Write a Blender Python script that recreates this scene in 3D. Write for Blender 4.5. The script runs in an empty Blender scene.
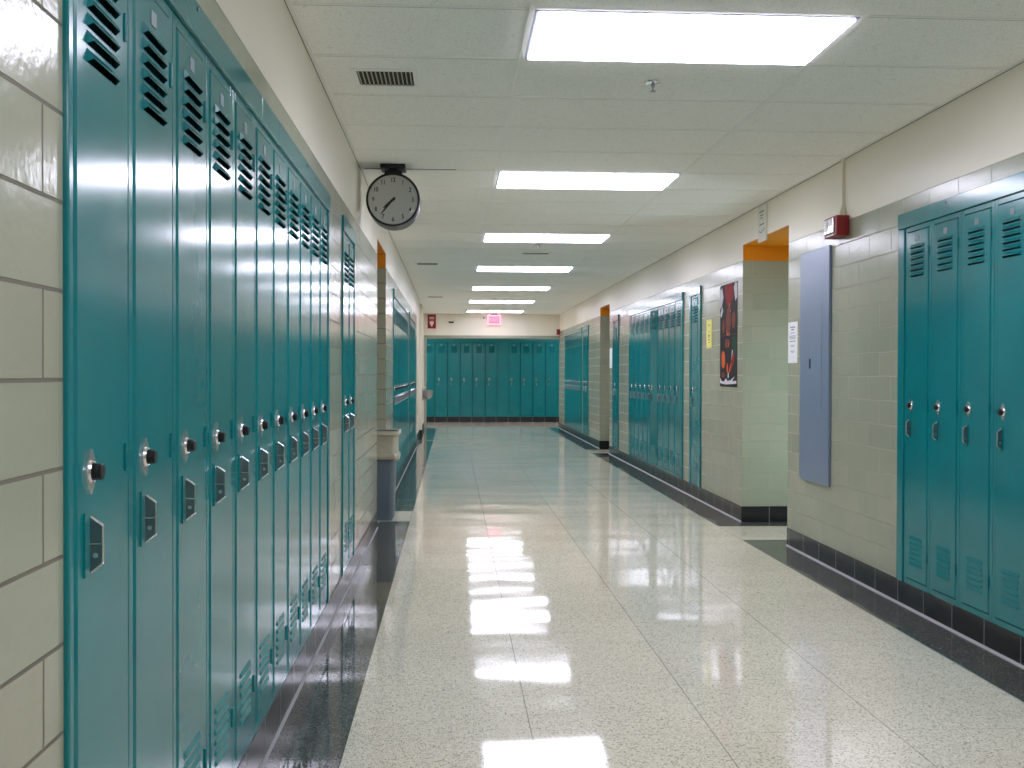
import bpy, bmesh, math, random
from mathutils import Matrix, Vector
random.seed(7)
PI = math.pi
SC = bpy.context.scene
COL = SC.collection

# ------------------------------------------------------------------ helpers
def srgb(r, g, b):
    f = lambda c: (c/255/12.92) if c/255 <= .04045 else ((c/255+.055)/1.055)**2.4
    return (f(r), f(g), f(b), 1)

class MB:
    """collects shapes and links them as one mesh object"""
    def __init__(s):
        s.v = []; s.f = []; s.m = []; s.sm = []
    def add(s, vs, fs, mi=0, smooth=False):
        o = len(s.v); s.v += [tuple(p) for p in vs]
        for f in fs:
            s.f.append([i+o for i in f]); s.m.append(mi); s.sm.append(smooth)
        return s
    def box(s, x0, x1, y0, y1, z0, z1, mi=0, skip=''):
        x0, x1 = min(x0, x1), max(x0, x1); y0, y1 = min(y0, y1), max(y0, y1)
        v = [(x0,y0,z0),(x1,y0,z0),(x1,y1,z0),(x0,y1,z0),(x0,y0,z1),(x1,y0,z1),(x1,y1,z1),(x0,y1,z1)]
        f = {'b':(3,2,1,0),'t':(4,5,6,7),'f':(0,1,5,4),'r':(1,2,6,5),'k':(2,3,7,6),'l':(3,0,4,7)}
        return s.add(v, [f[k] for k in f if k not in skip], mi)
    def bbox(s, x0, x1, y0, y1, z0, z1, b=.003, mi=0):
        """box with chamfered edges"""
        bm = bmesh.new(); bmesh.ops.create_cube(bm, size=1)
        for w in bm.verts:
            w.co = ((x0+x1)/2+w.co.x*(x1-x0), (y0+y1)/2+w.co.y*(y1-y0), (z0+z1)/2+w.co.z*(z1-z0))
        bmesh.ops.bevel(bm, geom=bm.edges[:], offset=b, segments=2, affect='EDGES', profile=.5)
        return s.bm(bm, mi)
    def bm(s, bm, mi=0, smooth=False, mat=None):
        bm.verts.index_update()
        vs = [(mat @ w.co) if mat else w.co.copy() for w in bm.verts]
        s.add(vs, [[w.index for w in f.verts] for f in bm.faces], mi, smooth); bm.free(); return s
    def prism(s, poly, y0, y1, mi=0, mat=None):
        """polygon in xz (counter-clockwise seen from -y), extruded y0..y1"""
        n = len(poly)
        v = [(x, y0, z) for x, z in poly] + [(x, y1, z) for x, z in poly]
        f = [list(range(n)), list(range(2*n-1, n-1, -1))] + [[i, i+n, (i+1) % n+n, (i+1) % n] for i in range(n)]
        if mat: v = [mat @ Vector(p) for p in v]
        return s.add(v, f, mi)
    def lathe(s, prof, n=24, mat=None, mi=0, smooth=True, flute=0):
        """profile of (r, h) turned round local z"""
        v = []; f = []
        for r, h in prof:
            for i in range(n):
                a = 2*PI*i/n; rr = r*(1-flute*(i % 2)) if r > 0 else 0
                v.append(Vector((rr*math.cos(a), rr*math.sin(a), h)))
        for j in range(len(prof)-1):
            for i in range(n):
                k = (i+1) % n
                f.append([j*n+i, j*n+k, (j+1)*n+k, (j+1)*n+i])
        if prof[0][0] > 0: f.append(list(range(n-1, -1, -1)))
        if prof[-1][0] > 0: f.append([(len(prof)-1)*n+i for i in range(n)])
        if mat: v = [mat @ p for p in v]
        return s.add(v, f, mi, smooth)
    def build(s, name, mats, parent=None):
        me = bpy.data.meshes.new(name)
        me.from_pydata(s.v, [], s.f)
        for m in (mats if isinstance(mats, (list, tuple)) else [mats]): me.materials.append(m)
        for p, mi, sm in zip(me.polygons, s.m, s.sm): p.material_index = mi; p.use_smooth = sm
        me.validate(); me.update()
        if any(s.sm): me.set_sharp_from_angle(angle=math.radians(38))
        o = bpy.data.objects.new(name, me); COL.objects.link(o)
        if parent: o.parent = parent
        return o

def tag(o, label, cat, group=None):
    o['label'] = label; o['category'] = cat
    if group: o['group'] = group
    return o
def empty(name, loc, rz=0):
    o = bpy.data.objects.new(name, None); o.empty_display_size = .05
    o.location = loc; o.rotation_euler = (0, 0, rz); COL.objects.link(o); return o
def struct(o): o['kind'] = 'structure'; return o
def children(o): return [c for c in bpy.data.objects if c.parent is o]
def copy_tree(o, parent=None, table=None):
    c = o.copy(); COL.objects.link(c)
    if parent: c.parent = parent
    for ch in table.get(o, []): copy_tree(ch, c, table)
    return c
def text_geo(s, size, align='CENTER', bold=0):
    cu = bpy.data.curves.new('t', 'FONT'); cu.body = s; cu.size = size; cu.align_x = align; cu.align_y = 'CENTER'; cu.extrude = .0006; cu.offset = bold
    o = bpy.data.objects.new('t', cu); COL.objects.link(o)
    dg = bpy.context.evaluated_depsgraph_get()
    me = bpy.data.meshes.new_from_object(o.evaluated_get(dg))
    vs = [v.co.copy() for v in me.vertices]; fs = [list(p.vertices) for p in me.polygons]
    bpy.data.objects.remove(o); bpy.data.curves.remove(cu); bpy.data.meshes.remove(me)
    return vs, fs

# ------------------------------------------------------------------ materials
def mat(name, base, rough=.5, metal=0, spec=.5, coat=0):
    m = bpy.data.materials.new(name); m.use_nodes = True
    p = m.node_tree.nodes['Principled BSDF']
    p.inputs['Base Color'].default_value = base; p.inputs['Roughness'].default_value = rough
    p.inputs['Metallic'].default_value = metal; p.inputs['Specular IOR Level'].default_value = spec
    p.inputs['Coat Weight'].default_value = coat
    return m, m.node_tree, p
def N(nt, t, **kw):
    n = nt.nodes.new(t)
    for k, v in kw.items():
        if k.startswith('i_'): n.inputs[k[2:].replace('_', ' ')].default_value = v
        else: setattr(n, k, v)
    return n
def math_(nt, op, a, b=None, c=None):
    n = nt.nodes.new('ShaderNodeMath'); n.operation = op
    for i, x in enumerate((a, b, c)):
        if x is None: continue
        if isinstance(x, (int, float)): n.inputs[i].default_value = x
        else: nt.links.new(x, n.inputs[i])
    return n.outputs[0]
def pos(nt):
    g = N(nt, 'ShaderNodeNewGeometry'); s = N(nt, 'ShaderNodeSeparateXYZ'); nt.links.new(g.outputs['Position'], s.inputs[0])
    return g, s.outputs[0], s.outputs[1], s.outputs[2]
def ramp(nt, fac, stops):
    r = N(nt, 'ShaderNodeValToRGB'); e = r.color_ramp.elements
    while len(e) < len(stops): e.new(.5)
    for q, (p_, c) in zip(e, stops): q.position = p_; q.color = c
    nt.links.new(fac, r.inputs[0]); return r.outputs[0]
def mix(nt, fac, a, b, mode='MIX'):
    n = N(nt, 'ShaderNodeMix', data_type='RGBA', blend_type=mode)
    for i, x in zip((0, 6, 7), (fac, a, b)):
        if isinstance(x, (int, float, tuple)): n.inputs[i].default_value = x
        else: nt.links.new(x, n.inputs[i])
    return n.outputs[2]
def noise(nt, vec, scale, detail=2, rough=.5):
    n = N(nt, 'ShaderNodeTexNoise'); n.inputs['Scale'].default_value = scale; n.inputs['Detail'].default_value = detail; n.inputs['Roughness'].default_value = rough
    if vec is not None: nt.links.new(vec, n.inputs['Vector'])
    return n.outputs[0]
def bump(nt, p, h, strength, dist, prev=None):
    b = N(nt, 'ShaderNodeBump'); b.inputs['Strength'].default_value = strength; b.inputs['Distance'].default_value = dist
    nt.links.new(h, b.inputs['Height'])
    if prev: nt.links.new(prev, b.inputs['Normal'])
    if p: nt.links.new(b.outputs[0], p.inputs['Normal'])
    return b.outputs[0]

def tile_mat(name, c1, c2, mortar, ph, rough=.22, row=.1345, z0=0):
    m, nt, p = mat(name, c1, rough)
    g, x, y, z = pos(nt)
    sn = N(nt, 'ShaderNodeSeparateXYZ'); nt.links.new(g.outputs['True Normal'], sn.inputs[0])
    isx = math_(nt, 'GREATER_THAN', math_(nt, 'ABSOLUTE', sn.outputs[0]), .5)
    u = math_(nt, 'ADD', math_(nt, 'MULTIPLY', isx, math_(nt, 'SUBTRACT', y, ph)),
              math_(nt, 'MULTIPLY', math_(nt, 'SUBTRACT', 1.0, isx), math_(nt, 'SUBTRACT', x, -.593)))
    cv = N(nt, 'ShaderNodeCombineXYZ'); nt.links.new(math_(nt, 'ADD', u, 30.5), cv.inputs[0]); nt.links.new(math_(nt, 'SUBTRACT', z, z0), cv.inputs[1])
    b = N(nt, 'ShaderNodeTexBrick'); b.offset = .5; b.offset_frequency = 2
    for k, v in (('Color1', c1), ('Color2', c2), ('Mortar', mortar), ('Scale', 1.0), ('Mortar Size', .0034), ('Mortar Smooth', .25), ('Bias', 0.0), ('Brick Width', .305), ('Row Height', row)):
        b.inputs[k].default_value = v
    nt.links.new(cv.outputs[0], b.inputs['Vector'])
    n1 = noise(nt, g.outputs['Position'], 2.2, 3)
    col = mix(nt, .35, b.outputs['Color'], ramp(nt, n1, [(.3, (.86,.86,.84,1)), (.7, (1.1,1.1,1.08,1))]), 'MULTIPLY')
    nt.links.new(col, p.inputs['Base Color'])
    nt.links.new(math_(nt, 'ADD', math_(nt, 'MULTIPLY', b.outputs['Fac'], .5), rough), p.inputs['Roughness'])
    inv = math_(nt, 'SUBTRACT', 1.0, b.outputs['Fac'])
    bb = bump(nt, None, inv, .8, .004)
    b2 = bump(nt, None, noise(nt, g.outputs['Position'], 7, 1), .10, .01, bb)
    bump(nt, p, noise(nt, g.outputs['Position'], 55, 2), .16, .003, b2)
    return m

M = {}
M['tile_left'] = tile_mat('glazed_tile_left', srgb(160,166,145), srgb(168,169,148), srgb(114,110,96), 1.566, .17)  # mortar tone darkened to paint in the shade of the joints
M['tile_right'] = tile_mat('glazed_tile_right', srgb(158,164,143), srgb(167,168,147), srgb(172,167,148), 5.4675, .20)  # mortar tone lightened to paint in highlights along the tile edges
M['base'] = tile_mat('black_base_tile', srgb(30,31,33), srgb(36,37,38), srgb(120,118,112), 4.43, .22, row=.5, z0=-.1)

def paint_mat(name, c, rough=.4, bs=.08):
    m, nt, p = mat(name, c, rough)
    g, x, y, z = pos(nt)
    n1 = noise(nt, g.outputs['Position'], 1.4, 3)
    nt.links.new(mix(nt, .25, c, ramp(nt, n1, [(.3, (.85,.84,.82,1)), (.7, (1.06,1.06,1.06,1))]), 'MULTIPLY'), p.inputs['Base Color'])
    bump(nt, p, noise(nt, g.outputs['Position'], 70, 2), bs, .004)
    return m
M['beige'] = paint_mat('beige_wall_paint', srgb(232,226,208), .33, .12)
M['orange'] = paint_mat('orange_paint', srgb(226,140,10), .45)
M['jamb'] = paint_mat('grey_green_frame_paint', srgb(150,158,140), .35)

# teal enamel
m, nt, p = mat('teal_enamel', srgb(10,120,122), .15)
g, x, y, z = pos(nt)
n1 = noise(nt, g.outputs['Position'], 3.0, 3)
nt.links.new(ramp(nt, n1, [(.3, srgb(3,116,122)), (.72, srgb(8,126,130))]), p.inputs['Base Color'])
nt.links.new(math_(nt, 'ADD', math_(nt, 'MULTIPLY', noise(nt, g.outputs['Position'], 9, 3), .10), .10), p.inputs['Roughness'])
bump(nt, p, noise(nt, g.outputs['Position'], 3.0, 0), .05, .02)
M['teal'] = m
M['chrome'] = mat('chrome', (.80,.81,.83,1), .22, 1)[0]
M['steel'] = mat('dark_steel', (.28,.30,.32,1), .3, 1)[0]
M['pale_cove'] = mat('pale_grey_cove', srgb(158,158,160), .45)[0]  # pale grey strip along the foot of the black base
M['black'] = mat('black_plastic', srgb(22,22,24), .35)[0]
M['plate'] = mat('aluminium_number_plate', (.19,.26,.28,1), .5)[0]
M['white'] = mat('white_enamel', srgb(222,222,214), .4)[0]
M['alu'] = mat('light_frame_metal', srgb(150,160,185), .35, .3)[0]

# ceiling tile: pale mineral fibre with pinholes and fissures
m, nt, p = mat('ceiling_tile', srgb(246,246,240), .9, spec=.2)
g, x, y, z = pos(nt)
v = N(nt, 'ShaderNodeTexVoronoi'); v.inputs['Scale'].default_value = 95; nt.links.new(g.outputs['Position'], v.inputs['Vector'])
pin = ramp(nt, v.outputs['Distance'], [(.16, (.62,.62,.6,1)), (.3, (1,1,1,1))])
fis = ramp(nt, noise(nt, g.outputs['Position'], 42, 3, .6), [(.30, (.74,.74,.72,1)), (.40, (1,1,1,1))])
c = mix(nt, .7, srgb(248,248,242), pin, 'MULTIPLY'); c = mix(nt, .5, c, fis, 'MULTIPLY')
nt.links.new(c, p.inputs['Base Color'])
M['ceil'] = m
M['grid'] = mat('ceiling_grid_white', srgb(242,242,236), .5)[0]
M['bar_shadow'] = mat('ceiling_painted_shadow', srgb(92,90,84), .9)[0]  # dark tone standing for the shadow beside the grid bars

# terrazzo
def terrazzo(name, basec, chips, lines, rough, dark=False):
    m, nt, p = mat(name, basec, rough)
    g, x, y, z = pos(nt)
    P = g.outputs['Position']
    v1 = N(nt, 'ShaderNodeTexVoronoi'); v1.inputs['Scale'].default_value = 120; nt.links.new(P, v1.inputs['Vector'])
    v2 = N(nt, 'ShaderNodeTexVoronoi'); v2.inputs['Scale'].default_value = 240; nt.links.new(P, v2.inputs['Vector'])
    s1 = N(nt, 'ShaderNodeSeparateColor'); nt.links.new(v1.outputs['Color'], s1.inputs[0])
    s2 = N(nt, 'ShaderNodeSeparateColor'); nt.links.new(v2.outputs['Color'], s2.inputs[0])
    c1 = ramp(nt, s1.outputs[0], chips)
    c2 = ramp(nt, s2.outputs[1], chips)
    for r in (c1.node, c2.node): r.color_ramp.interpolation = 'CONSTANT'
    sel = math_(nt, 'GREATER_THAN', v1.outputs['Distance'], .42)
    c = mix(nt, sel, c1, c2)
    c = mix(nt, .36, c, basec)
    c = mix(nt, .5, c, ramp(nt, noise(nt, P, .9, 3), [(.3, (.86,.86,.84,1)), (.7, (1.08,1.07,1.05,1))]), 'MULTIPLY')
    # metal divider strips
    def ln(co, off, step, w):
        t = math_(nt, 'ABSOLUTE', math_(nt, 'SUBTRACT', math_(nt, 'FRACT', math_(nt, 'ADD', math_(nt, 'DIVIDE', math_(nt, 'SUBTRACT', co, off), step), 20.5)), .5))
        return math_(nt, 'LESS_THAN', t, w/step/2)
    if lines:
        l1 = ln(x, .27, .6185, .0042); l2 = ln(y, 3.53, .61, .003)
        c = mix(nt, math_(nt, 'MULTIPLY', l2, .35), c, srgb(92,90,84))
        c = mix(nt, math_(nt, 'MULTIPLY', l1, .55), c, srgb(84,82,76))
    else:
        l2 = ln(y, 3.53, 1.22, .004)
        c = mix(nt, math_(nt, 'MULTIPLY', l2, .7), c, srgb(14,14,14))
    nt.links.new(c, p.inputs['Base Color'])
    nt.links.new(math_(nt, 'ADD', math_(nt, 'MULTIPLY', noise(nt, P, 5, 4, .6), .10), rough-.05), p.inputs['Roughness'])
    mp = N(nt, 'ShaderNodeMapping'); mp.inputs['Scale'].default_value = (.8, 1.7, 1); nt.links.new(P, mp.inputs['Vector'])
    b1 = bump(nt, None, noise(nt, mp.outputs[0], 1.3, .6), .30, .02)
    bump(nt, p, noise(nt, P, 60, 2), .02, .002, b1)
    return m
K = lambda r, g_, b: srgb(r, g_, b)
M['terrazzo'] = terrazzo('cream_terrazzo', K(226,220,198), [(0, K(230,224,203)), (.4, K(243,238,221)), (.62, K(211,202,180)), (.80, K(178,166,144)), (.90, K(100,90,78)), (.955, K(46,42,40))], True, .07)
M['terrazzo_black'] = terrazzo('black_terrazzo', K(80,80,75), [(0, K(66,68,65)), (.5, K(84,84,80)), (.8, K(106,105,99)), (.93, K(140,138,130))], False, .07)

def emit(name, c, s):
    m = bpy.data.materials.new(name); m.use_nodes = True; nt = m.node_tree
    nt.nodes.remove(nt.nodes['Principled BSDF'])
    e = nt.nodes.new('ShaderNodeEmission'); e.inputs[0].default_value = c; e.inputs[1].default_value = s
    nt.links.new(e.outputs[0], nt.nodes['Material Output'].inputs[0]); return m
LIGHT = 15.2; DAY = 4.0
M['diffuser'] = emit('lit_diffuser', (.96,.94,1.13,1), LIGHT)

# ------------------------------------------------------------------ camera (solved from the corridor's vanishing lines)
CH, CEIL, XL, XR = 1.2228, 2.5326, -.593, 2.380
cam = bpy.data.cameras.new('camera'); cam.sensor_width = 36; cam.lens = 1055.39/1024*36; cam.clip_start = .02
co = bpy.data.objects.new('camera', cam); COL.objects.link(co); SC.camera = co
yaw, pit, rol = .0563, -.0104, .0027
fw = Vector((math.sin(yaw)*math.cos(pit), math.cos(yaw)*math.cos(pit), math.sin(pit)))
rt = Vector((math.cos(yaw), -math.sin(yaw), 0)); up = rt.cross(fw)
r2 = rt*math.cos(rol)+up*math.sin(rol); u2 = up*math.cos(rol)-rt*math.sin(rol)
mw = Matrix((r2, u2, -fw)).transposed().to_4x4(); mw.translation = (0, 0, CH); co.matrix_world = mw

# ------------------------------------------------------------------ layout along the corridor
TT = 2.152      # top of the glazed tile
BB = .130       # top of the black base
LT = 2.066      # top of the locker headers
Y0, YE, YX = -4.0, 23.50, 26.30
banksL = [(1.645, 5.070), (5.695, 6.394), (10.60, 13.99), (14.47, 16.68)]
banksR = [(3.54, 5.495), (9.985, 10.45), (10.776, 14.08), (15.0, 15.53), (18.37, 19.08), (19.30, 22.20)]
alcL = [(8.35, 9.42)]
alcR = [(7.375, 8.56), (15.92, 16.96)]

def wall_side(name, X, sgn, banks, alcs, tmat, y1):
    """sgn: direction from the wall face away from the corridor"""
    w = MB(); b = MB()
    cuts = sorted(banks+alcs); y = Y0
    def seg(a, c):
        d = 1.05
        w.box(X, X+sgn*d, a, c, BB, TT, 0)
        w.box(X, X+sgn*d, a, c, TT, CEIL, 1)
        b.box(X-sgn*.004, X+sgn*d, a, c, 0, BB)
        cove(a, c)
    def cove(a, c):
        pts = [(X-sgn*.004, .0), (X-sgn*.013, .0), (X-sgn*.0105, .003), (X-sgn*.0065, .007), (X-sgn*.004, .011)]
        n = len(pts)
        v = [(px, a, pz) for px, pz in pts]+[(px, c, pz) for px, pz in pts]
        b.add(v, [[i, (i+1) % n, (i+1) % n+n, i+n] if sgn < 0 else [i+n, (i+1) % n+n, (i+1) % n, i] for i in range(n)]
              + [list(range(n)), list(range(2*n-1, n-1, -1))], 1, False)
    for (a, c) in cuts:
        if a > y: seg(y, a)
        if (a, c) in alcs:
            w.box(X, X+sgn*1.05, a, c, 2.28, CEIL, 1)
            # back of the recess
            w.box(X+sgn*1.0, X+sgn*1.05, a, c, 0, 2.28, 1)
            # orange paint above the tile, inside the recess
            w.box(X+sgn*.002, X+sgn*1.0, a, a+.004, TT, 2.28, 2)
            w.box(X+sgn*.002, X+sgn*1.0, c-.004, c, TT, 2.28, 2)
            w.box(X+sgn*.002, X+sgn*1.0, a+.004, c-.004, 2.276, 2.28, 2)
            for q in (a, c):
                e = .004 if q == a else -.004
                b.box(X+sgn*.0, X+sgn*1.0, q, q+e, 0, BB)
                b.box(X+sgn*.0, X+sgn*1.0, q+e, q+e*3, 0, .012)
        else:
            w.box(X, X+sgn*.40, a, c, LT, TT, 0)
            w.box(X, X+sgn*.40, a, c, TT, CEIL, 1)
            b.box(X-sgn*.004, X+sgn*.40, a, c, 0, BB)
            cove(a, c)
        y = c
    if y < y1: seg(y, y1)
    struct(w.build(name, [tmat, M['beige'], M['orange']]))
    struct(b.build('baseboard_'+name.split('_')[1], [M['base'], M['pale_cove']]))
wall_side('wall_left', XL, -1, banksL, alcL, M['tile_left'], 17.50)
wall_side('wall_right', XR, 1, banksR, alcR, M['tile_right'], YE)

# left wall past the last lockers is set back a little
w = MB(); XS = -.632
w.box(XS, XS-1.0, 17.50, YE, BB, TT, 0); w.box(XS, XS-1.0, 17.50, YE, TT, CEIL, 0)
w.box(XS, XL, 17.50, 17.56, BB, CEIL, 0)
w.box(XS, XS+.045, 20.25, 20.50, BB, CEIL, 0)
struct(w.build('wall_far_left', [M['beige']]))
b = MB(); b.box(XS+.004, XS-1.0, 17.56, YE, 0, BB); b.box(XS, XL, 17.50, 17.56, 0, BB)
b.box(XS+.004, XS+.049, 20.246, 20.504, 0, BB); struct(b.build('baseboard_far_left', M['base']))

# portal at the end: header and its painted frame
w = MB(); w.box(XS, XR, YE-.02, YE+.18, 2.055, CEIL); struct(w.build('wall_header', M['beige']))
w = MB(); w.box(XS+.05, XR, YE-.03, YE+.19, 2.0, 2.055); w.box(XS, XS+.05, YE-.03, YE+.19, 0, 2.055)
struct(w.build('trim_1', M['jamb']))
# cross corridor
w = MB()
w.box(-4.0, XS-1.0, YE-.3, YE, 0, CEIL); w.box(XR+1.05, 5.8, YE-.3, YE, 0, CEIL)
w.box(-4.2, -4.0, YE-.3, YX+.4, 0, CEIL); w.box(5.8, 6.0, YE-.3, YX+.4, 0, CEIL)
struct(w.build('wall_cross', M['beige']))
w = MB()
EX0, EX1 = -1.25, 3.10
w.box(-4.0, EX0, YX, YX+.4, BB, TT, 0); w.box(EX1, 5.8, YX, YX+.4, BB, TT, 0)
w.box(EX0, EX1, YX, YX+.4, LT, TT, 0); w.box(-4.0, 5.8, YX, YX+.4, TT, CEIL, 1)
struct(w.build('wall_end', [M['tile_right'], M['beige']]))
b = MB(); b.box(-4.0, 5.8, YX-.006, YX+.4, 0, BB); struct(b.build('baseboard_end', M['base']))
w = MB(); w.box(XL-1.05, XR+1.05, Y0-.2, Y0, 0, CEIL); struct(w.build('wall_back', M['beige']))

# floor, border, ceiling
w = MB(); w.box(-4.2, 6.0, Y0-.2, YX+.4, -.06, 0); struct(w.build('floor', M['terrazzo']))
def strip(name, rects):
    w = MB()
    for (x0, x1, y0, y1) in rects: w.box(x0, x1, y0, y1, -.0004, .0009)
    struct(w.build(name, M['terrazzo_black']))
strip('trim_2', [(XL, -.347, Y0, 8.70), (XL, -.347, 9.35, 18.965), (XS, -.347, 19.25, 23.3), (-1.55, XL, 8.35, 8.62), (-1.55, XL, 9.35, 9.42)])
strip('trim_3', [(2.130, XR, Y0, 7.638), (XR, 3.38, 7.375, 7.638), (2.130, XR, 8.33, 15.99), (XR, 3.38, 8.33, 8.56), (2.130, XR, 16.78, 23.64), (XR, 3.38, 15.92, 15.99), (XR, 3.38, 16.78, 16.96)])
w = MB(); w.box(-4.2, 6.0, Y0-.2, YX+.4, CEIL, CEIL+.06); struct(w.build('ceiling', M['ceil']))
# suspended grid
TX0 = .2844; TX1 = TX0+1.2192; RY = 3.794; ROW = .6096
g_ = MB()
for tx in (TX0, TX1): g_.box(tx-.012, tx+.012, Y0, YE-.02, CEIL-.0025, CEIL)
k = -12
while RY+ROW*k < YE-.1:
    yy = RY+ROW*k
    if yy > Y0:
        for (xa, xb) in ((XL+.022, TX0-.012), (TX0+.012, TX1-.012), (TX1+.012, XR-.022)):
            g_.box(xa, xb, yy-.010, yy+.010, CEIL-.0020, CEIL)
    k += 1
for xa, xb in ((XL, XL+.022), (XR-.022, XR)): g_.box(xa, xb, Y0, YE-.02, CEIL-.003, CEIL)
struct(g_.build('trim_4', M['grid']))
g_ = MB(); k = -12          # dark strips paint the shadow beside each bar and along the walls
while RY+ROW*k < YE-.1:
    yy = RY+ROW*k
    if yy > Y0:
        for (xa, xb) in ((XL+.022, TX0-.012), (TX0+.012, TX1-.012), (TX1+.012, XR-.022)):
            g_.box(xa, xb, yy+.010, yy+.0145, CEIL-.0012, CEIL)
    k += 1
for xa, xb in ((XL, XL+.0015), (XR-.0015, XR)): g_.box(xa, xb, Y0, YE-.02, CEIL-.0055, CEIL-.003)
struct(g_.build('trim_5', M['bar_shadow']))

g_ = MB(); g_.box(XL+.03, .02, RY+ROW*5-.022, RY+ROW*5-.010, CEIL-.0018, CEIL); struct(g_.build('trim_6', M['black']))   # black strip painting the dark of a sagging tile's open joint behind the clock
# doors at the back of the three recesses
def back_door(n, X, sgn, a, c):
    d = empty('door_%d' % n, (X+sgn*.995, (a+c)/2, 0)); d['kind'] = 'structure'
    f = MB(); h = (c-a)/2-.06
    f.box(-.03, .03, -h, -h+.05, 0, 2.10); f.box(-.03, .03, h-.05, h, 0, 2.10); f.box(-.03, .03, -h+.05, h-.05, 2.05, 2.10)
    f.build('door_frame', M['jamb'], d)
    l = MB(); l.bbox(-.02, .02, -h+.052, h-.052, .006, 2.048, .003); l.build('door_leaf', M['teal'], d)
    k = MB(); k.lathe([(.026, 0), (.026, .006), (.011, .01), (.011, .035), (.026, .042), (.028, .055), (.02, .066), (0, .068)], 20,
                      Matrix.Translation((-sgn*.02, h-.12, 1.0)) @ Matrix.Rotation(-sgn*PI/2, 4, 'Y'))
    k.build('door_knob', M['chrome'], d)
back_door(1, XL, -1, *alcL[0]); back_door(3, XR, 1, *alcR[1])
# the first right-hand recess ends in a glazed outside door with daylight behind it
d = empty('door_2', (XR+.995, sum(alcR[0])/2, 0)); d['kind'] = 'structure'
h = (alcR[0][1]-alcR[0][0])/2-.06
f = MB(); f.box(-.03, .03, -h, -h+.05, 0, 2.10); f.box(-.03, .03, h-.05, h, 0, 2.10); f.box(-.03, .03, -h+.05, h-.05, 2.05, 2.10); f.build('door_frame', M['jamb'], d)
l = MB(); q = h-.052
for (y0_, y1_, z0_, z1_) in ((-q, -q+.11, .006, 2.048), (q-.11, q, .006, 2.048), (-q+.11, q-.11, .006, .26), (-q+.11, q-.11, 1.72, 2.048), (-q+.11, q-.11, .98, 1.06)): l.box(-.02, .02, y0_, y1_, z0_, z1_)
l.build('door_leaf', M['teal'], d)
l = MB(); l.box(-.004, .004, -q+.11, q-.11, .26, .98); l.box(-.004, .004, -q+.11, q-.11, 1.06, 1.72); l.build('pane', emit('daylit_pane', (.72,.93,1.0,1), DAY), d)

# ------------------------------------------------------------------ ceiling lights
def ceiling_light(x, y, label, first=[None], rot=0):
    if first[0] is None:
        t = empty('ceiling_light', (x, y, CEIL))
        f = MB(); hx, hy, fw_ = .596, .291, .012
        for (x0, x1, y0, y1) in ((-hx, hx, -hy, -hy+fw_), (-hx, hx, hy-fw_, hy), (-hx, -hx+fw_, -hy+fw_, hy-fw_), (hx-fw_, hx, -hy+fw_, hy-fw_)):
            f.box(x0, x1, y0, y1, -.004, 0)
        a = f.build('frame', M['alu'], t)
        d = MB(); d.box(-hx+fw_, hx-fw_, -hy+fw_, hy-fw_, -.011, -.001)
        e = d.build('diffuser', M['diffuser'], t)
        first[0] = (t, {t: [a, e]})
    else:
        t = copy_tree(first[0][0], None, first[0][1]); t.location = (x, y, CEIL)
    t.rotation_euler = (0, 0, rot)
    return tag(t, label, 'ceiling light', 'fluorescent ceiling panels')
ordn = ['first', 'second', 'third', 'fourth', 'fifth', 'sixth', 'seventh', 'eighth', 'ninth', 'tenth', 'eleventh']
LX = (TX0+TX1)/2
desc = ['largest and nearest glowing ceiling panel, next to the grey air vent',
        'second glowing ceiling panel, level with the hanging clock',
        'third glowing ceiling panel counted from the nearest',
        'fourth glowing ceiling panel counted from the nearest',
        'fifth glowing ceiling panel, two before the last',
        'glowing ceiling panel that is last but one before the exit sign',
        'smallest glowing ceiling panel, right above the exit sign']
for i in range(7):
    ceiling_light(LX, RY+ROW*(5*i+.5), desc[i])
ceiling_light(LX, RY+ROW*(-4.5), 'glowing ceiling panel above the camera, ahead of the nearest one in view')
ceiling_light(LX, RY+ROW*(-9.5), 'glowing ceiling panel by the wall behind the camera')
ceiling_light(-1.3, 24.95, 'glowing ceiling panel in the cross corridor behind the doorway frame', rot=0)
ceiling_light(3.2, 24.95, 'glowing ceiling panel in the cross corridor behind the red alarm', rot=0)

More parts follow.
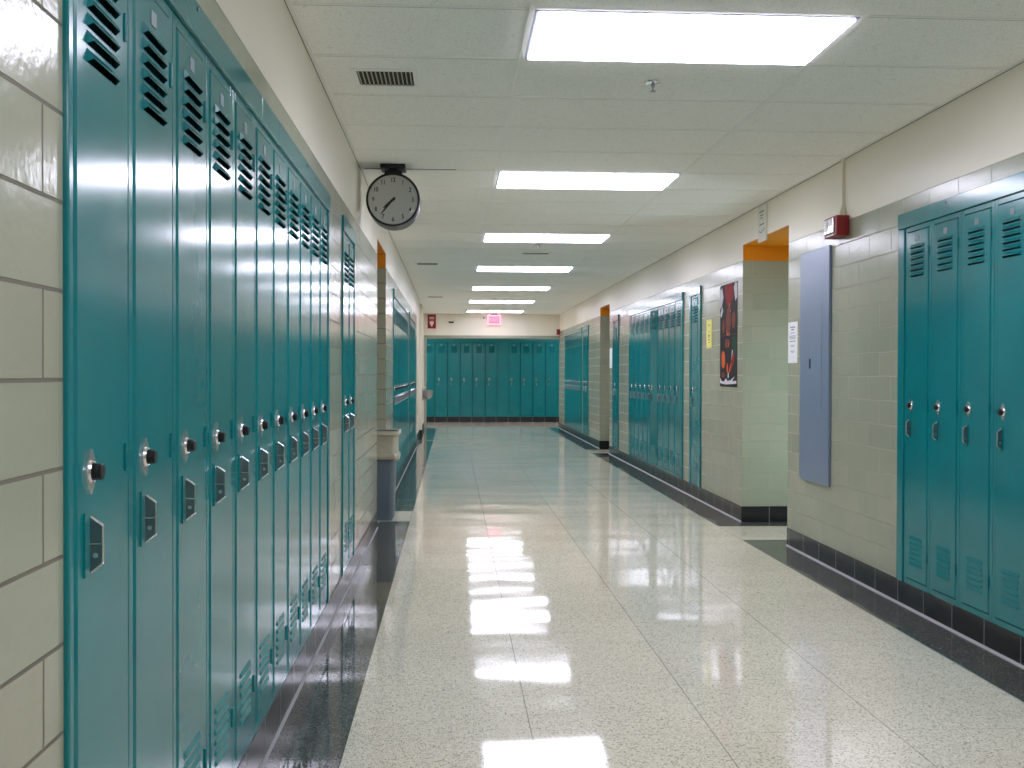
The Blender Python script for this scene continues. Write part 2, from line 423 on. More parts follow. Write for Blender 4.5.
# ------------------------------------------------------------------ lockers
LW = .305; DZ0, DZ1 = .160, 1.958; FZ0, FZ1 = BB, 1.985
HW = .1215
def louvre_door():
    d = MB()
    xs = [-HW+.004, -.0725, .0725, HW-.004]
    slots = [(1.722+.0288*i, .0225) for i in range(6)] + [(.238+.0262*i, .018) for i in range(6)]
    slots.sort()
    zlo, zhi = DZ0+.004, DZ1-.004
    V = lambda x, y, z: (x, y, z)
    def quad(a, b, c_, e): d.add([a, b, c_, e], [[0, 1, 2, 3]])
    for (xa, xb) in ((xs[0], xs[1]), (xs[2], xs[3])): quad((xa, 0, zlo), (xb, 0, zlo), (xb, 0, zhi), (xa, 0, zhi))
    z = zlo
    for (s0, h) in slots:
        quad((xs[1], 0, z), (xs[2], 0, z), (xs[2], 0, s0), (xs[1], 0, s0)); z = s0+h
        x0, x1, zt, zl, o = (xs[1], xs[2], s0+h, s0+.0075, -.0110) if s0 > 1 else (xs[1], xs[2], s0+h, s0+.0030, -.0050)
        e = .006
        # pressed hood, open below
        quad((x0+e, o, zl), (x1-e, o, zl), (x1, 0, zt), (x0, 0, zt))
        d.add([(x0, 0, zt), (x0, 0, s0), (x0+e, o, zl)], [[0, 1, 2]]); d.add([(x1, 0, zt), (x1, 0, s0), (x1-e, o, zl)], [[0, 2, 1]])
        quad((x0+e, o, zl), (x0+e, o+.0014, zl-.0012), (x1-e, o+.0014, zl-.0012), (x1-e, o, zl))
    quad((xs[1], 0, z), (xs[2], 0, z), (xs[2], 0, zhi), (xs[1], 0, zhi))
    # rolled edge
    a = [(xs[0], 0, zlo), (xs[3], 0, zlo), (xs[3], 0, zhi), (xs[0], 0, zhi)]
    b_ = [(-HW, .004, DZ0), (HW, .004, DZ0), (HW, .004, DZ1), (-HW, .004, DZ1)]
    c_ = [(-HW, .018, DZ0), (HW, .018, DZ0), (HW, .018, DZ1), (-HW, .018, DZ1)]
    for p_, q in ((a, b_), (b_, c_)):
        for i in range(4):
            j = (i+1) % 4; quad(q[i], q[j], p_[j], p_[i])
    return d

HINGE_X = .1255
def make_locker():
    t = empty('school_locker', (0, 0, 0))
    b = MB(); h = LW/2-.0004
    fy = .003      # face frame sits a little behind the door face
    b.box(-h, -h+.003, fy+.02, .30, FZ0, FZ1); b.box(h-.003, h, fy+.02, .30, FZ0, FZ1)
    b.box(-h+.003, h-.003, .297, .30, FZ0, FZ1); b.box(-h+.003, h-.003, .02, .297, FZ0, FZ0+.003); b.box(-h+.003, h-.003, .02, .297, FZ1-.003, FZ1)
    for (x0, x1) in ((-h, -HW-.0022), (HW+.0022, h)):
        b.bbox(x0, x1, fy, fy+.02, FZ0, FZ1, .0025)
    b.bbox(-HW-.0022, HW+.0022, fy, fy+.02, FZ0, DZ0-.0025, .002); b.bbox(-HW-.0022, HW+.0022, fy, fy+.02, DZ1+.0025, FZ1, .002)
    b.box(-HW-.006, -HW+.004, fy+.02, fy+.024, FZ0, FZ1); b.box(HW-.004, HW+.006, fy+.02, fy+.024, FZ0, FZ1)
    body = b.build('body', M['teal'], t)
    door = louvre_door().build('door', M['teal'], t)
    subs = []
    lx, lz = -.0635, 1.061
    R = Matrix.Translation((lx, 0, lz)) @ Matrix.Rotation(PI/2, 4, 'X')      # local z -> -y
    pl = MB(); pts = []
    for i in range(28):
        a_ = 2*PI*i/28; ca, sa = math.cos(a_), math.sin(a_)
        pts.append((lx+.0235*ca*(1-.3*abs(sa)**3), lz+.0375*math.copysign(abs(sa)**1.35, sa)))
    pl.prism(pts, -.0032, .0)
    pl.lathe([(.0180, .0032), (.0185, .0055), (.0168, .0078), (.0145, .0055), (.0140, .0032)], 28, R)
    subs.append(pl.build('lock_plate', M['chrome'], door))
    dl = MB(); dl.lathe([(.0125, .003), (.0125, .007), (.0142, .0075), (.0142, .015), (.0132, .016), (.0132, .0205), (.0115, .022), (0, .022)], 32, R, flute=.05)
    subs.append(dl.build('lock_dial', M['black'], door))
    # lift handle: painted escutcheon and a steel fin standing out from the door
    hz = .943
    ep = MB(); ep.prism([(lx-.030, hz-.050), (lx-.006, hz-.050), (lx-.001, hz-.044), (lx-.001, hz+.047), (lx-.006, hz+.054), (lx-.030, hz+.054)], -.0035, 0)
    subs.append(ep.build('handle_plate', M['teal'], door))
    fn = MB()
    prof = [(-.0035, -.045), (-.0035, .045), (-.023, .031), (-.023, -.029)]      # (y, z)
    x0, x1 = lx-.0075, lx-.003
    n = 4
    v = [(x0, y, hz+z) for y, z in prof]+[(x1, y, hz+z) for y, z in prof]
    fn.add(v, [[0, 1, 2, 3], [7, 6, 5, 4]]+[[i, i+4, (i+1) % 4+4, (i+1) % 4] for i in range(4)])
    fnb = fn.build('handle_fin', M['steel'], door)
    subs.append(fnb)
    rim = MB(); o_ = .0015
    def bar(a_, c_, w_=.0016):
        (ya, za), (yb, zb) = a_, c_
        d_ = Vector((0, yb-ya, zb-za)); L = d_.length; q = d_.to_track_quat('Z', 'Y').to_matrix().to_4x4()
        rim.lathe([(w_*1.6, 0), (w_*1.6, L)], 8, Matrix.Translation(((x0+x1)/2, ya, hz+za)) @ q)
    bar(prof[1], prof[2]); bar(prof[2], prof[3]); bar(prof[3], prof[0]); 
    rim.box(x0-.0012, x1+.0012, -.0235, -.0035, hz+.0005, hz+.003)
    rim.lathe([(.0042, -.0035), (.0042, .0035)], 12, Matrix.Translation(((x0+x1)/2, -.012, hz-.017)) @ Matrix.Rotation(PI/2, 4, 'Y'))
    subs.append(rim.build('handle_rim', M['chrome'], door))
    npl = MB(); npl.bbox(-.018, .018, -.0015, .0005, 1.900, 1.930, .0006); subs.append(npl.build('number_plate', M['plate'], door))
    hs = []
    for z in (1.815, 1.045, .275):
        hg = MB(); hg.lathe([(.0042, 0), (.0042, .016), (.0036, .0165), (.0042, .017), (.0042, .033), (.0036, .0335), (.0042, .034), (.0042, .05)], 10, Matrix.Translation((HINGE_X-.0025, -.001, z)))
        hs.append(hg.build('hinge', M['teal'], t))
    return t, {t: [body, door]+hs, door: subs}
LOCKER, LTAB = make_locker()
used = [False]
def locker(loc, rz, label, group, ajar=0):
    if not used[0]: t = LOCKER; used[0] = True
    else: t = copy_tree(LOCKER, None, LTAB)
    t.location = loc; t.rotation_euler = (0, 0, rz)
    tag(t, label, 'locker', group)
    if ajar:
        d = [c for c in t.children if c.name.startswith('door')][0]
        # swing about the hinge line
        hx = HINGE_X-.0025
        d.location = (hx-hx*math.cos(ajar), -hx*math.sin(ajar), 0) if False else (hx*(1-math.cos(ajar)), -hx*math.sin(ajar), 0)
        d.rotation_euler = (0, 0, ajar)
    return t

def surround(x_or_y, a, c, la, lc, kind, label, headz=LT, fills=(), seams=(), screws=()):
    """painted trim round a bank; a..c outer limits, la..lc limits of the lockers, along the wall"""
    if kind == 'L': root = empty('locker_surround', (x_or_y, a, 0), PI/2)
    elif kind == 'R': root = empty('locker_surround', (x_or_y, c, 0), -PI/2)
    else: root = empty('locker_surround', (a, x_or_y, 0), 0)
    W = c-a
    l0, l1 = (la-a, lc-a) if kind != 'R' else (c-lc, c-la)
    f = -.004
    ends = [0.0005]+[q for q in seams]+[W-.0005]
    for p_, q in zip(ends[:-1], ends[1:]):
        h = MB(); h.bbox(p_+.0004, q-.0004, f-.004, .06, FZ1+.001, headz-.0005, .003); h.build('header', M['teal'], root)
    for q in screws:
        h = MB(); h.lathe([(.0055, 0), (.005, .002), (0, .003)], 12, Matrix.Translation((q, f-.004, headz-.018)) @ Matrix.Rotation(PI/2, 4, 'X')); h.build('screw', M['black'], root)
    for (p_, q) in ((0.0005, l0-.0005), (l1+.0005, W-.0005)):
        s = MB(); s.bbox(p_, q, f, .10, FZ0+.0005, FZ1, .003); s.build('side_trim', M['teal'], root)
    for (p_, q) in fills:
        s = MB(); s.bbox(p_, q, .002, .10, FZ0+.0005, FZ1, .002); s.build('filler_panel', M['teal'], root)
    tag(root, label, 'locker trim', 'trim frames round the locker banks')
    return root

PF = .005   # lockers stand this far proud of the tile
def ordinal(i, n, a='near', b='far'):
    return ordn[i]
PR = .012
# left wall
yc0 = 1.747+.0635
def bank(side, a, c, first, n, pitch, where, group, trimlabel, ajar={}, single=None, special={}):
    X = XL+PF if side == 'L' else XR-PR
    rz = PI/2 if side == 'L' else -PI/2
    surround(X, a, c, first-LW/2, first+(n-1)*pitch+LW/2, side, trimlabel, seams=(1.62, 1.93) if n == 11 and a < 2 else (), screws=(.80, 2.62) if n == 11 and a < 2 else (.35,) if a < 6 else ())
    for i in range(n):
        if single: lab = single[i]
        else: lab = 'teal locker, %s from the %s, %s' % (ordn[i], 'near end', where)
        if i in special: lab = special[i]
        locker((X, first+i*pitch, 0), rz, lab, group, ajar.get(i, 0))
bank('L', 1.645, 5.070, yc0, 11, .3065, 'in the long bank before the clock', 'lockers in the long bank before the clock',
     'teal frame round the long locker bank before the clock',
     special={0: 'biggest teal locker in view, beside the bare tile wall at the photo edge',
              10: 'teal locker at the far end of the long bank, nearest the clock'})
bank('L', 5.695, 6.394, 6.045-.1525, 2, .305, '', 'pair of lockers below the clock', 'teal frame round the pair of lockers below the clock',
     single=['nearer teal locker of the pair below the clock', 'farther teal locker of the pair below the clock'])
bank('L', 10.60, 13.99, 12.295-5*.305, 11, .305, 'in the bank past the rubbish bin', 'lockers in the bank past the rubbish bin', 'teal frame round the locker bank past the rubbish bin')
bank('L', 14.47, 16.68, 15.575-3*.305, 7, .305, 'in the bank before the drinking fountain', 'lockers in the bank before the drinking fountain', 'teal frame round the locker bank before the drinking fountain')
# right wall (lockers run toward the viewer)
y5 = 5.268
X = XR-PR
surround(X, 3.54, 5.495, y5-5*.305-LW/2, y5+LW/2, 'R', 'teal frame round the big locker bank beside the grey wall panel', screws=(.55, 1.35))
labs = ['teal locker closest to the grey wall panel in the big bank', 'second teal locker from the grey wall panel', 'third teal locker from the grey wall panel',
        'fourth teal locker from the grey wall panel, cut by the photo edge', 'fifth teal locker from the grey wall panel, outside the photo', 'sixth teal locker from the grey wall panel, outside the photo']
for i in range(6): locker((X, y5-.305*i, 0), -PI/2, labs[i], 'lockers in the big bank beside the grey panel')
bank('R', 9.985, 10.45, 10.236, 1, .305, '', None, 'teal frame round the single locker beside the yellow notice', single=['single teal locker set in tile beside the yellow notice'])
bank('R', 10.776, 14.08, 10.985, 10, .311, 'in the bank past the yellow notice', 'lockers in the bank past the yellow notice', 'teal frame round the locker bank past the yellow notice',
     ajar={4: math.radians(10)}, special={4: 'teal locker with its door slightly ajar, past the yellow notice'})
bank('R', 15.0, 15.53, 15.262, 1, .305, '', None, 'teal frame round the single locker beside the far white notice', single=['single teal locker next to the far white notice and second orange recess'])
bank('R', 18.37, 19.08, 18.72-.1525, 2, .305, '', 'pair of lockers past the second orange recess', 'teal frame round the pair of lockers past the second orange recess',
     single=['nearer teal locker of the pair past the second orange recess', 'farther teal locker of the pair past the second orange recess'])
bank('R', 19.30, 22.20, 20.75-4*.305, 9, .305, 'in the bank before the far red alarm', 'lockers in the bank before the far red alarm', 'teal frame round the locker bank before the far red alarm')
# end wall
xs = [-.591+.3125*i for i in range(6)] + [1.534+.3138*i for i in range(4)]
Ye = YX-PF
xs_all = [xs[0]-.3125*2, xs[0]-.3125] + xs + [xs[-1]+.3138]
surround(Ye, EX0, EX1, EX0+.03-.0, EX1-.03, 'E', 'teal frame round the lockers on the end wall',
         fills=[(.031, xs[0]-.3125-LW/2-.001-EX0), (xs[5]+LW/2+.001-EX0, xs[6]-LW/2-.001-EX0), (xs[-1]+LW/2+.001-EX0, EX1-EX0-.031)])
el = ['teal end wall locker, first from the doorway jamb'] + ['teal end wall locker, %s from the doorway jamb' % ordn[i] for i in range(1, 5)] + \
     ['teal end wall locker under the exit sign, beside the blank panel'] + \
     ['teal end wall locker just past the blank panel', 'teal end wall locker, second past the blank panel', 'teal end wall locker, third past the blank panel', 'teal end wall locker below the far red alarm']
for i, xx in enumerate(xs): locker((xx, Ye, 0), 0, el[i], 'lockers on the end wall')
locker((xs[0]-.3125, Ye, 0), 0, 'teal end wall locker hidden behind the doorway jamb', 'lockers on the end wall')

# ------------------------------------------------------------------ clock hanging from the ceiling
t = empty('wall_clock', (-.377, 6.74, CEIL))
CZ = 2.313-CEIL
RXm = Matrix.Translation((0, 0, CZ)) @ Matrix.Rotation(PI/2, 4, 'X')     # axis along y, +z -> -y (towards the viewer)
b = MB(); b.bbox(-.078, .078, -.09, .09, -.026, -.0005, .004); b.bbox(-.028, .028, -.03, .03, -.062, -.024, .004); b.build('mount', M['black'], t)
b = MB(); Rr = .168
b.lathe([(Rr-.012, -.150), (Rr, -.150), (Rr+.002, -.140), (Rr+.002, .045), (Rr, .055), (Rr-.011, .058), (Rr-.013, .046)], 64, RXm)
b.bbox(-.055, .055, -.035, .035, CZ+Rr-.006, CZ+Rr+.016, .004); b.build('housing', M['black'], t)
dial_m = mat('clock_dial_white', srgb(246,247,242), .45)[0]
b = MB(); b.lathe([(Rr-.013, -.140), (Rr-.013, .047)], 64, RXm); dial = b.build('dial', dial_m, t)
nb = MB()
for h in range(1, 13):
    a_ = PI/2-h*PI/6; vs, fs = text_geo(str(h), .040, bold=.0007)
    cx, cz = .124*math.cos(a_), .124*math.sin(a_)
    nb.add([(v.x*.78+cx, -.0478-v.z, v.y+cz+CZ) for v in vs], fs)
nb.build('numerals', M['black'], dial)
def hand(ang, L, w_, tail, yy, name):
    b = MB(); ca, sa = math.cos(ang), math.sin(ang)
    pts = [(-tail, -w_), (L*.7, -w_*.9), (L, -w_*.3), (L, w_*.3), (L*.7, w_*.9), (-tail, w_)]
    b.prism([(x*ca-z*sa, x*sa+z*ca+CZ) for x, z in pts], yy-.001, yy+.001); b.build(name, M['black'], t)
hand(PI/2-2*PI*(7+36.6/60)/12, .080, .0085, .016, -.0505, 'hour_hand')
hand(PI/2-2*PI*36.6/60, .120, .0056, .018, -.0530, 'minute_hand')
b = MB(); b.lathe([(.008, .048), (.008, .055), (0, .0555)], 16, RXm); b.build('hub', M['black'], t)
gm = bpy.data.materials.new('clock_glass'); gm.use_nodes = True
gnt = gm.node_tree; gnt.nodes.remove(gnt.nodes['Principled BSDF'])
ga = gnt.nodes.new('ShaderNodeBsdfTransparent'); gb = gnt.nodes.new('ShaderNodeBsdfGlossy'); gb.inputs['Roughness'].default_value = .04
gf = gnt.nodes.new('ShaderNodeFresnel'); gf.inputs['IOR'].default_value = 1.45; gx = gnt.nodes.new('ShaderNodeMixShader')
gnt.links.new(gf.outputs[0], gx.inputs[0]); gnt.links.new(ga.outputs[0], gx.inputs[1]); gnt.links.new(gb.outputs[0], gx.inputs[2]); gnt.links.new(gx.outputs[0], gnt.nodes['Material Output'].inputs[0])
b = MB(); prof = [(.152, .0565), (.12, .0600), (.06, .0630), (0, .0640)]
b.lathe(prof, 48, RXm); 
b.build('glass_cover', gm, t)
tag(t, 'round black rimmed clock hanging from the ceiling, hands near 7:37', 'clock')

# ------------------------------------------------------------------ rubbish bin in the near recess
t = empty('rubbish_bin', (-.70, 8.90, 0))
def rrect(hx, hy, r, z, n=6):
    o = []
    for cx, cy, a0 in ((hx-r, hy-r, 0), (-hx+r, hy-r, PI/2), (-hx+r, -hy+r, PI), (hx-r, -hy+r, 1.5*PI)):
        for i in range(n+1):
            a_ = a0+PI/2*i/n; o.append((cx+r*math.cos(a_), cy+r*math.sin(a_), z))
    return o
def loft(rings, cap0=True, cap1=False, mi=0):
    b = MB(); n = len(rings[0]); v = [p_ for r in rings for p_ in r]; f = []
    for j in range(len(rings)-1):
        for i in range(n): f.append([j*n+i, j*n+(i+1) % n, (j+1)*n+(i+1) % n, (j+1)*n+i])
    if cap0: f.append(list(range(n-1, -1, -1)))
    if cap1: f.append([(len(rings)-1)*n+i for i in range(n)])
    b.add(v, f, mi, True); return b
bin_m = mat('grey_bin_plastic', srgb(98,114,124), .5)[0]
bin_b = loft([rrect(.205, .150, .04, .001), rrect(.212, .156, .042, .02), rrect(.235, .178, .045, .70), rrect(.244, .187, .045, .715), rrect(.244, .187, .045, .735), rrect(.234, .177, .045, .735), rrect(.20, .145, .04, .02)], True, True)
bin_b.build('bin', bin_m, t)
bag_m, nt, p = mat('pale_liner_plastic', srgb(176,172,152), .35)
g, x, y, z = pos(nt); bump(nt, p, noise(nt, g.outputs['Position'], 22, 3), .5, .012)
rings = []
random.seed(3)
ws = [random.uniform(-1, 1) for _ in range(28)]
for (z_, o_, wv) in ((.30, -.040, .0), (.45, -.034, 0), (.60, -.026, 0), (.715, -.018, 0), (.735, -.004, .002), (.740, .010, .002), (.735, .018, .002), (.715, .020, .002), (.700, .010, .003), (.690, .002, .003), (.60, -.002, .004), (.555, .000, .005), (.545, .010, .006), (.530, .016, .006), (.512, .014, .006), (.500, .004, .005)):
    base = rrect(.244+o_, .187+o_, .045, z_)
    ring = []
    for i, (px, py, pz) in enumerate(base):
        k_ = 1+wv*ws[i]*2.2; ring.append((px*k_, py*k_, pz+(ws[(i*3) % 28]*.012 if z_ < .56 and o_ > 0 else ws[i]*.003 if z_ > .7 else 0)))
    rings.append(ring)
loft(rings, False, False).build('liner', bag_m, t)
tag(t, 'grey rubbish bin with a pale liner folded over its rim, in the recess', 'bin')

# ------------------------------------------------------------------ things on the walls
def flat_R(name, y0, y1, z0, z1, th, m, label, cat, group=None, root=True, off=0):
    """a sheet on the right-hand wall: origin at the middle of its bottom edge"""
    b = MB(); b.bbox(-th-off, -.0003-off, -(y1-y0)/2, (y1-y0)/2, 0, z1-z0, min(.0012, th*.3))
    o = b.build(name, m); o.location = (XR, (y0+y1)/2, z0)
    if label: tag(o, label, cat, group)
    return o
# grey metal panel
t = empty('electrical_panel', (XR, 6.790, .512))
gp, nt, p = mat('blue_grey_panel_paint', srgb(126,142,166), .3, .2)
g, x, y, z = pos(nt); bump(nt, p, noise(nt, g.outputs['Position'], 2.5, 1), .12, .02)
b = MB(); b.bbox(-.020, -.0005, -.276, .276, 0, 1.520, .004); b.build('cover', gp, t)
b = MB(); b.bbox(-.0215, -.0195, -.150, .165, .44, 1.17, .0008); dr = b.build('door', gp, t)
b = MB(); b.bbox(-.027, -.0212, .055, .071, .745, .81, .002); b.build('latch', M['black'], dr)
tag(t, 'tall blue-grey metal panel cover on the tile wall under the red strobe', 'electrical panel')
paper = mat('white_paper', srgb(236,238,240), .6)[0]
ink = mat('dark_ink', srgb(70,70,76), .7)[0]
t = flat_R('notice_sign', 7.172, 7.372, 1.298, 1.585, .002, paper, 'white printed notice on the corner beside the blue-grey panel', 'notice')
b = MB()
random.seed(5)
for (zz, w_, h_) in ((.247, .11, .010), (.230, .06, .012), (.208, .09, .006), (.188, .14, .005), (.178, .15, .005), (.168, .13, .005), (.150, .12, .007), (.122, .09, .005), (.112, .06, .005), (.082, .10, .005), (.073, .05, .005)):
    n = max(2, int(w_/.028)); x_ = w_/2
    for i in range(n):
        L = w_/n*random.uniform(.7, .88); b.box(-.0026, -.0019, x_-L, x_, zz, zz+h_*.75); x_ -= w_/n
o = b.build('print', ink, t)
ypap = mat('yellow_paper', srgb(240,232,130), .6)[0]
t = flat_R('notice_sign', 9.58, 9.775, 1.457, 1.722, .006, ypap, 'small yellow notice on the tile between poster and single locker', 'notice')
b = MB()
for zz, w_ in ((.21, .05), (.15, .02), (.115, .06), (.10, .055), (.075, .06), (.05, .03)): b.box(-.0068, -.0058, -w_/2, w_/2, zz, zz+.009)
b.build('print', ink, t)
t = flat_R('notice_sign', 15.64, 15.90, 1.30, 1.60, .002, paper, 'white notice beside the second orange recess', 'notice')
# posters: plain dark sheets with loose colour shapes
blackp = mat('poster_black', srgb(36,32,32), .6, 0, .2)[0]
def shapes(par, H, lst, mats):
    b_ = MB()
    for (mi, q) in lst:
        n = len(q); v = [(-.0021-.00012*mi, y_, z_) for y_, z_ in q]+[(-.0012, y_, z_) for y_, z_ in q]
        b_.add(v, [list(range(n)), list(range(2*n-1, n-1, -1))]+[[i, i+n, (i+1) % n+n, (i+1) % n] for i in range(n)], mi)
    b_.build('print', mats, par)
pm = [mat('print_pale', srgb(220,218,226), .6, 0, .2)[0], mat('print_red', srgb(150,26,30), .6, 0, .2)[0], mat('print_orange', srgb(220,100,44), .6, 0, .2)[0], mat('print_green', srgb(34,70,48), .6, 0, .2)[0], mat('print_brown', srgb(126,66,46), .6, 0, .2)[0]]
def blob(cy, cz, ry, rz, seed, n=14, rough=.3):
    random.seed(seed); return [(cy+ry*math.cos(2*PI*i/n)*(1-rough*random.random()), cz+rz*math.sin(2*PI*i/n)*(1-rough*random.random())) for i in range(n)]
t = flat_R('art_poster', 8.715, 9.285, 1.5565, 2.0, .0015, blackp, 'upper dark poster with pale corners and an orange upright shape', 'poster', 'two stacked posters')
shapes(t, .44, [(0, [(.275,.40),(.275,.24),(.22,.27),(.17,.33),(.21,.42)]), (0, [(.27,.18),(.24,.16),(.18,.22),(.22,.26)]), (0, [(-.27,.43),(-.27,.31),(-.22,.28),(-.17,.40),(-.21,.44)]),
   (1, [(.12,.435),(-.14,.435),(-.15,.33),(-.03,.22),(.05,.26),(.12,.35)]), (4, blob(0, .13, .10, .14, 1)), (2, blob(-.02, .14, .05, .16, 2)), (2, blob(.03, .04, .05, .05, 3)), (4, blob(-.17, .12, .06, .09, 4)), (4, blob(.17, .08, .05, .07, 5)), (0, blob(-.05,.19,.02,.03,8))], pm)
t = flat_R('art_poster', 8.715, 9.285, 1.108, 1.555, .0015, blackp, 'lower dark poster with orange and red shapes and a white band at its foot', 'poster', 'two stacked posters')
shapes(t, .44, [(0, [(.275,.075),(.275,.03),(.1,.02),(-.1,.025),(-.26,.03),(-.26,.055),(-.13,.05),(-.2,.09),(-.08,.06),(.02,.05),(.08,.075),(.14,.045),(.22,.05)]),
   (3, [(-.10,.43),(-.27,.43),(-.27,.24),(-.15,.30)]), (2, blob(.17, .24, .075, .095, 6)), (1, blob(.16, .19, .055, .04, 9)), (1, [(-.02,.13),(-.08,.13),(-.20,.23),(-.21,.30),(-.15,.31),(-.10,.22),(-.06,.20)]), (0, [(-.10,.21),(-.19,.23),(-.18,.30),(-.12,.32)]),
   (2, blob(.03, .16, .03, .05, 10)), (4, blob(.05, .38, .08, .045, 11)), (2, blob(0, .38, .03, .04, 12)), (4, blob(.17, .10, .07, .03, 13)), (0, blob(0,.10,.02,.03,14)), (2, [(-.01,.12),(-.04,.12),(-.10,.19),(-.08,.20)])], pm)
# hanging strip sign over the recess
strip_m = mat('strip_sign_board', srgb(216,214,200), .5)[0]
t = flat_R('strip_sign', 7.885, 8.10, 2.238, 2.520, .010, strip_m, 'narrow pale strip sign hanging over the first orange recess', 'sign')
b = MB()
for zz, h_, a_, c_ in ((.225, .016, -.05, .07), (.198, .014, -.03, .05), (.178, .010, -.02, .05), (.128, .014, -.05, .06), (.088, .010, -.07, -.04), (.078, .010, -.04, .0), (.070, .010, 0, .05), (.078, .012, .05, .08)):
    b.box(-.0115, -.0098, a_, c_, zz, zz+h_*.6)
b.build('print', mat('faded_ink', srgb(120,120,118), .7)[0], t)
# red strobe with raceway
redm = mat('alarm_red', srgb(138,14,22), .35)[0]
def strobe(y0, y1, z0, z1, dep, label):
    t = empty('alarm_strobe', (XR, (y0+y1)/2, z0)); h = (y1-y0)/2; H = z1-z0
    b = MB(); b.bbox(-dep, -.0005, -h, h, 0, H, .006); b.build('box', redm, t)
    b = MB(); b.bbox(-dep-.012, -dep+.001, -h*.72, h*.72, H*.16, H*.90, .004); ln = b.build('lens', M['chrome'], t)
    b = MB(); b.bbox(-dep-.0145, -dep-.0115, -h*.60, -h*.12, H*.55, H*.86, .001); b.bbox(-dep-.0145, -dep-.0115, h*.1, h*.6, H*.3, H*.82, .001); b.build('strobe_bulb', paper, ln)
    b = MB(); b.box(-dep-.0013, -dep+.0005, -h*.6, h*.6, H*.05, H*.12); b.build('lettering', paper, t)
    tag(t, label, 'alarm')
strobe(6.225, 6.43, 2.055, 2.178, .083, 'red fire alarm strobe above the blue-grey panel')
strobe(23.28, 23.44, 2.075, 2.195, .075, 'small red alarm in the far corner by the end wall')
b = MB(); yc = 6.315
b.bbox(-.018, -.0005, yc-.011, yc+.011, .075, CEIL-2.178-.001, .002)
b.add([(-.05, yc-.04, .001), (-.0005, yc-.04, .001), (-.0005, yc+.04, .001), (-.05, yc+.04, .001), (-.018, yc-.011, .08), (-.0005, yc-.011, .08), (-.0005, yc+.011, .08), (-.018, yc+.011, .08)],
      [[3,2,1,0],[4,5,6,7],[0,1,5,4],[1,2,6,5],[2,3,7,6],[3,0,4,7]])
o = b.build('cable_raceway', M['beige']); o.location = (XR, 0, 2.178)
tag(o, 'thin beige cable raceway from the ceiling down to the red strobe', 'raceway')

# exit sign
t = empty('exit_sign', (.917, 23.36, CEIL))
b = MB(); b.bbox(-.075, .075, -.03, .03, -.022, -.0005, .003); b.build('canopy', M['black'], t)
b = MB(); b.bbox(-.152, .152, -.022, .022, -.250, -.022, .005); hs = b.build('housing', emit('exit_glow_border', (1.0,.52,.64,1), 1.5), t)
b = MB(); b.box(-.118, .118, -.024, -.0215, -.215, -.060); fc = b.build('face', emit('exit_glow_red', (1.0,.16,.26,1), 2.2), t)
vs, fs = text_geo('EXIT', .115); b = MB(); b.add([(v.x*.9, -.0246-v.z, v.y-.137) for v in vs], fs); b.build('lettering', emit('exit_letters', (1.0,.42,.55,1), 1.7), fc)
tag(t, 'glowing pink-red exit sign hanging before the end wall', 'exit sign')
b = MB(); b.bbox(-.02, .02, -.03, 0, 0, .025, .003); b.lathe([(.008, 0), (.008, .02)], 12, Matrix.Translation((0, -.03, .012)) @ Matrix.Rotation(PI/2, 4, 'X'))
o = b.build('sensor', M['black']); o.location = (.69, YE-.0205, 2.43); tag(o, 'small black sensor on the header beside the exit sign', 'sensor')
t = empty('emergency_light', (-.03, YE-.0205, 2.33))
b = MB(); b.bbox(-.085, .085, -.035, -.0005, .03, .10, .006); b.build('box', M['beige'], t)
b = MB(); b.bbox(-.055, .055, -.05, -.004, .0, .028, .004); b.build('lamp_bar', M['black'], t)
tag(t, 'small beige emergency light with black lamps on the far header', 'emergency light')
b = MB(); b.bbox(-.09, .09, -.012, -.0005, 0, .06, .003); o = b.build('cover_plate', M['beige']); o.location = (.27, YE-.0205, 2.42); tag(o, 'pale cover plate on the header between emergency light and exit sign', 'cover plate')
# red extinguisher sign
t = empty('extinguisher_sign', (-.463, YE-.0205, 2.205))
b = MB(); b.bbox(-.092, .092, -.006, -.0005, 0, .305, .002); b.build('board', mat('sign_red', srgb(150,16,34), .4)[0], t)
pk = mat('sign_white', srgb(240,214,214), .5)[0]
b = MB(); b.prism([(-.045, .115), (.0, .035), (.045, .115), (.05, .145), (.03, .165), (-.03, .165), (-.05, .145)], -.0075, -.0055); b.build('arrow', pk, t)
b = MB(); b.box(-.058, .058, -.0075, -.0055, .240, .256); b.box(-.05, .05, -.0075, -.0055, .212, .228); b.box(-.075, .075, -.0075, -.0055, .186, .191); b.build('lettering', pk, t)
tag(t, 'red sign with a pale downward arrow on the far header', 'sign')
# drinking fountain and outlet on the far left wall
t = empty('drinking_fountain', (XS, 20.9, .70))
st = mat('brushed_steel', (.42,.42,.43,1), .28, 1)[0]
b = MB(); b.lathe([(.02, .0), (.07, .015), (.105, .06), (.122, .14), (.126, .175), (.118, .18), (.10, .165), (.02, .15)], 28, Matrix.Translation((.125, 0, 0))); b.build('basin', st, t)
b = MB(); b.bbox(0.0005, .06, -.11, .11, -.02, .22, .006); b.build('bracket', st, t)
b = MB(); b.lathe([(.010, .17), (.010, .215), (.016, .22), (.016, .24), (.006, .25)], 14, Matrix.Translation((.09, -.04, 0))); b.build('spout', M['chrome'], t)
tag(t, 'small round grey metal drinking fountain on the far wall by the jamb', 'drinking fountain')
b = MB(); b.bbox(.0005, .04, -.05, .05, 0, .16, .004); o = b.build('junction_box', M['white']); o.location = (XS, 18.2, .34); tag(o, 'white junction box low on the wall past the far lockers', 'junction box')

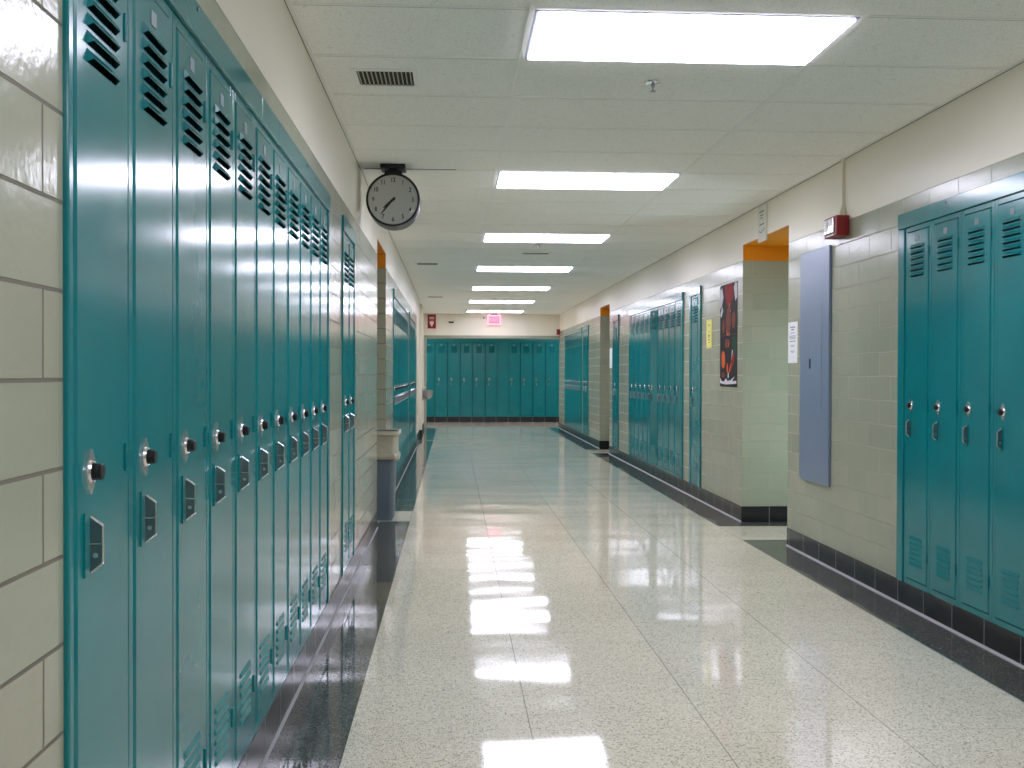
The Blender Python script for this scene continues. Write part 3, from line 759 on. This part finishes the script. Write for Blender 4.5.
# ------------------------------------------------------------------ things on the ceiling
dark = mat('vent_throat', srgb(40,40,34), .8)[0]
ventw = mat('vent_blade', srgb(176,174,156), .5)[0]
def vent(x, y, lx, ly, n, label, group='ceiling air vents'):
    t = empty('air_vent', (x, y, CEIL)); b = MB(); f = .022
    for (x0, x1, y0, y1) in ((-lx-f, lx+f, -ly-f, -ly), (-lx-f, lx+f, ly, ly+f), (-lx-f, -lx, -ly, ly), (lx, lx+f, -ly, ly)): b.box(x0, x1, y0, y1, -.006, -.0005)
    b.build('frame', M['grid'], t)
    b = MB(); b.box(-lx, lx, -ly, ly, -.0012, -.0005); b.build('throat', dark, t)
    b = MB()
    for i in range(n):
        cx = -lx+(i+.5)*2*lx/n; h = .40*lx/n*2*.62
        b.add([(cx-h, -ly, -.0058), (cx-h*.2, -ly, -.0016), (cx-h*.2, ly, -.0016), (cx-h, ly, -.0058), (cx-h+.0015, -ly, -.0062), (cx-h*.2+.0015, -ly, -.0016), (cx-h*.2+.0015, ly, -.0016), (cx-h+.0015, ly, -.0062)],
              [[0,1,2,3],[7,6,5,4],[0,4,5,1],[2,6,7,3],[0,3,7,4],[1,5,6,2]])
        b.box(cx-h, cx+h*.1, -ly, ly, -.0062, -.0052)
    b.build('blades', ventw, t)
    tag(t, label, 'air vent', group)
vent(-.298, 4.722, .122, .113, 13, 'grey slatted air vent in the ceiling beside the nearest light')
vent(-.305, 12.72, .122, .113, 13, 'air vent seen as a thin dark slot past the clock')
vent(-.303, 18.25, .122, .113, 13, 'air vent seen as a thin dark slot near the red arrow sign')
vent(.905, 11.52, .14, .07, 9, 'faint grille between the third and fourth light panels', None)
def sprinkler(x, y, label):
    t = empty('sprinkler', (x, y, CEIL)); D = Matrix.Rotation(PI, 4, 'X')
    b = MB(); b.lathe([(.036, .0005), (.034, .006), (.018, .010), (.010, .011)], 24, D); b.build('escutcheon', M['chrome'], t)
    b = MB(); b.lathe([(.008, .009), (.008, .022), (.004, .024), (.004, .040), (.013, .041), (.013, .043), (0, .043)], 16, D); b.build('head', M['steel'], t)
    tag(t, label, 'sprinkler', 'ceiling sprinklers')
sprinkler(.897, 4.715, 'chrome sprinkler head just past the nearest light panel')
sprinkler(.863, 10.82, 'chrome sprinkler head past the third light panel')
sprinkler(.882, 16.85, 'chrome sprinkler head past the fifth light panel')

# ------------------------------------------------------------------ world, view
wd = bpy.data.worlds.new('world'); SC.world = wd; wd.use_nodes = True
wd.node_tree.nodes['Background'].inputs[0].default_value = (0, 0, 0, 1); wd.node_tree.nodes['Background'].inputs[1].default_value = 0
SC.view_settings.view_transform = 'Standard'; SC.view_settings.look = 'None'; SC.view_settings.gamma = 1; SC.view_settings.use_curve_mapping = False
SC.view_settings.exposure = 0
SC.cycles.use_denoising = True
SC.cycles.max_bounces = 10; SC.cycles.diffuse_bounces = 6; SC.cycles.glossy_bounces = 5
SC.cycles.sample_clamp_indirect = 8
SC.cycles.caustics_reflective = False; SC.cycles.caustics_refractive = False
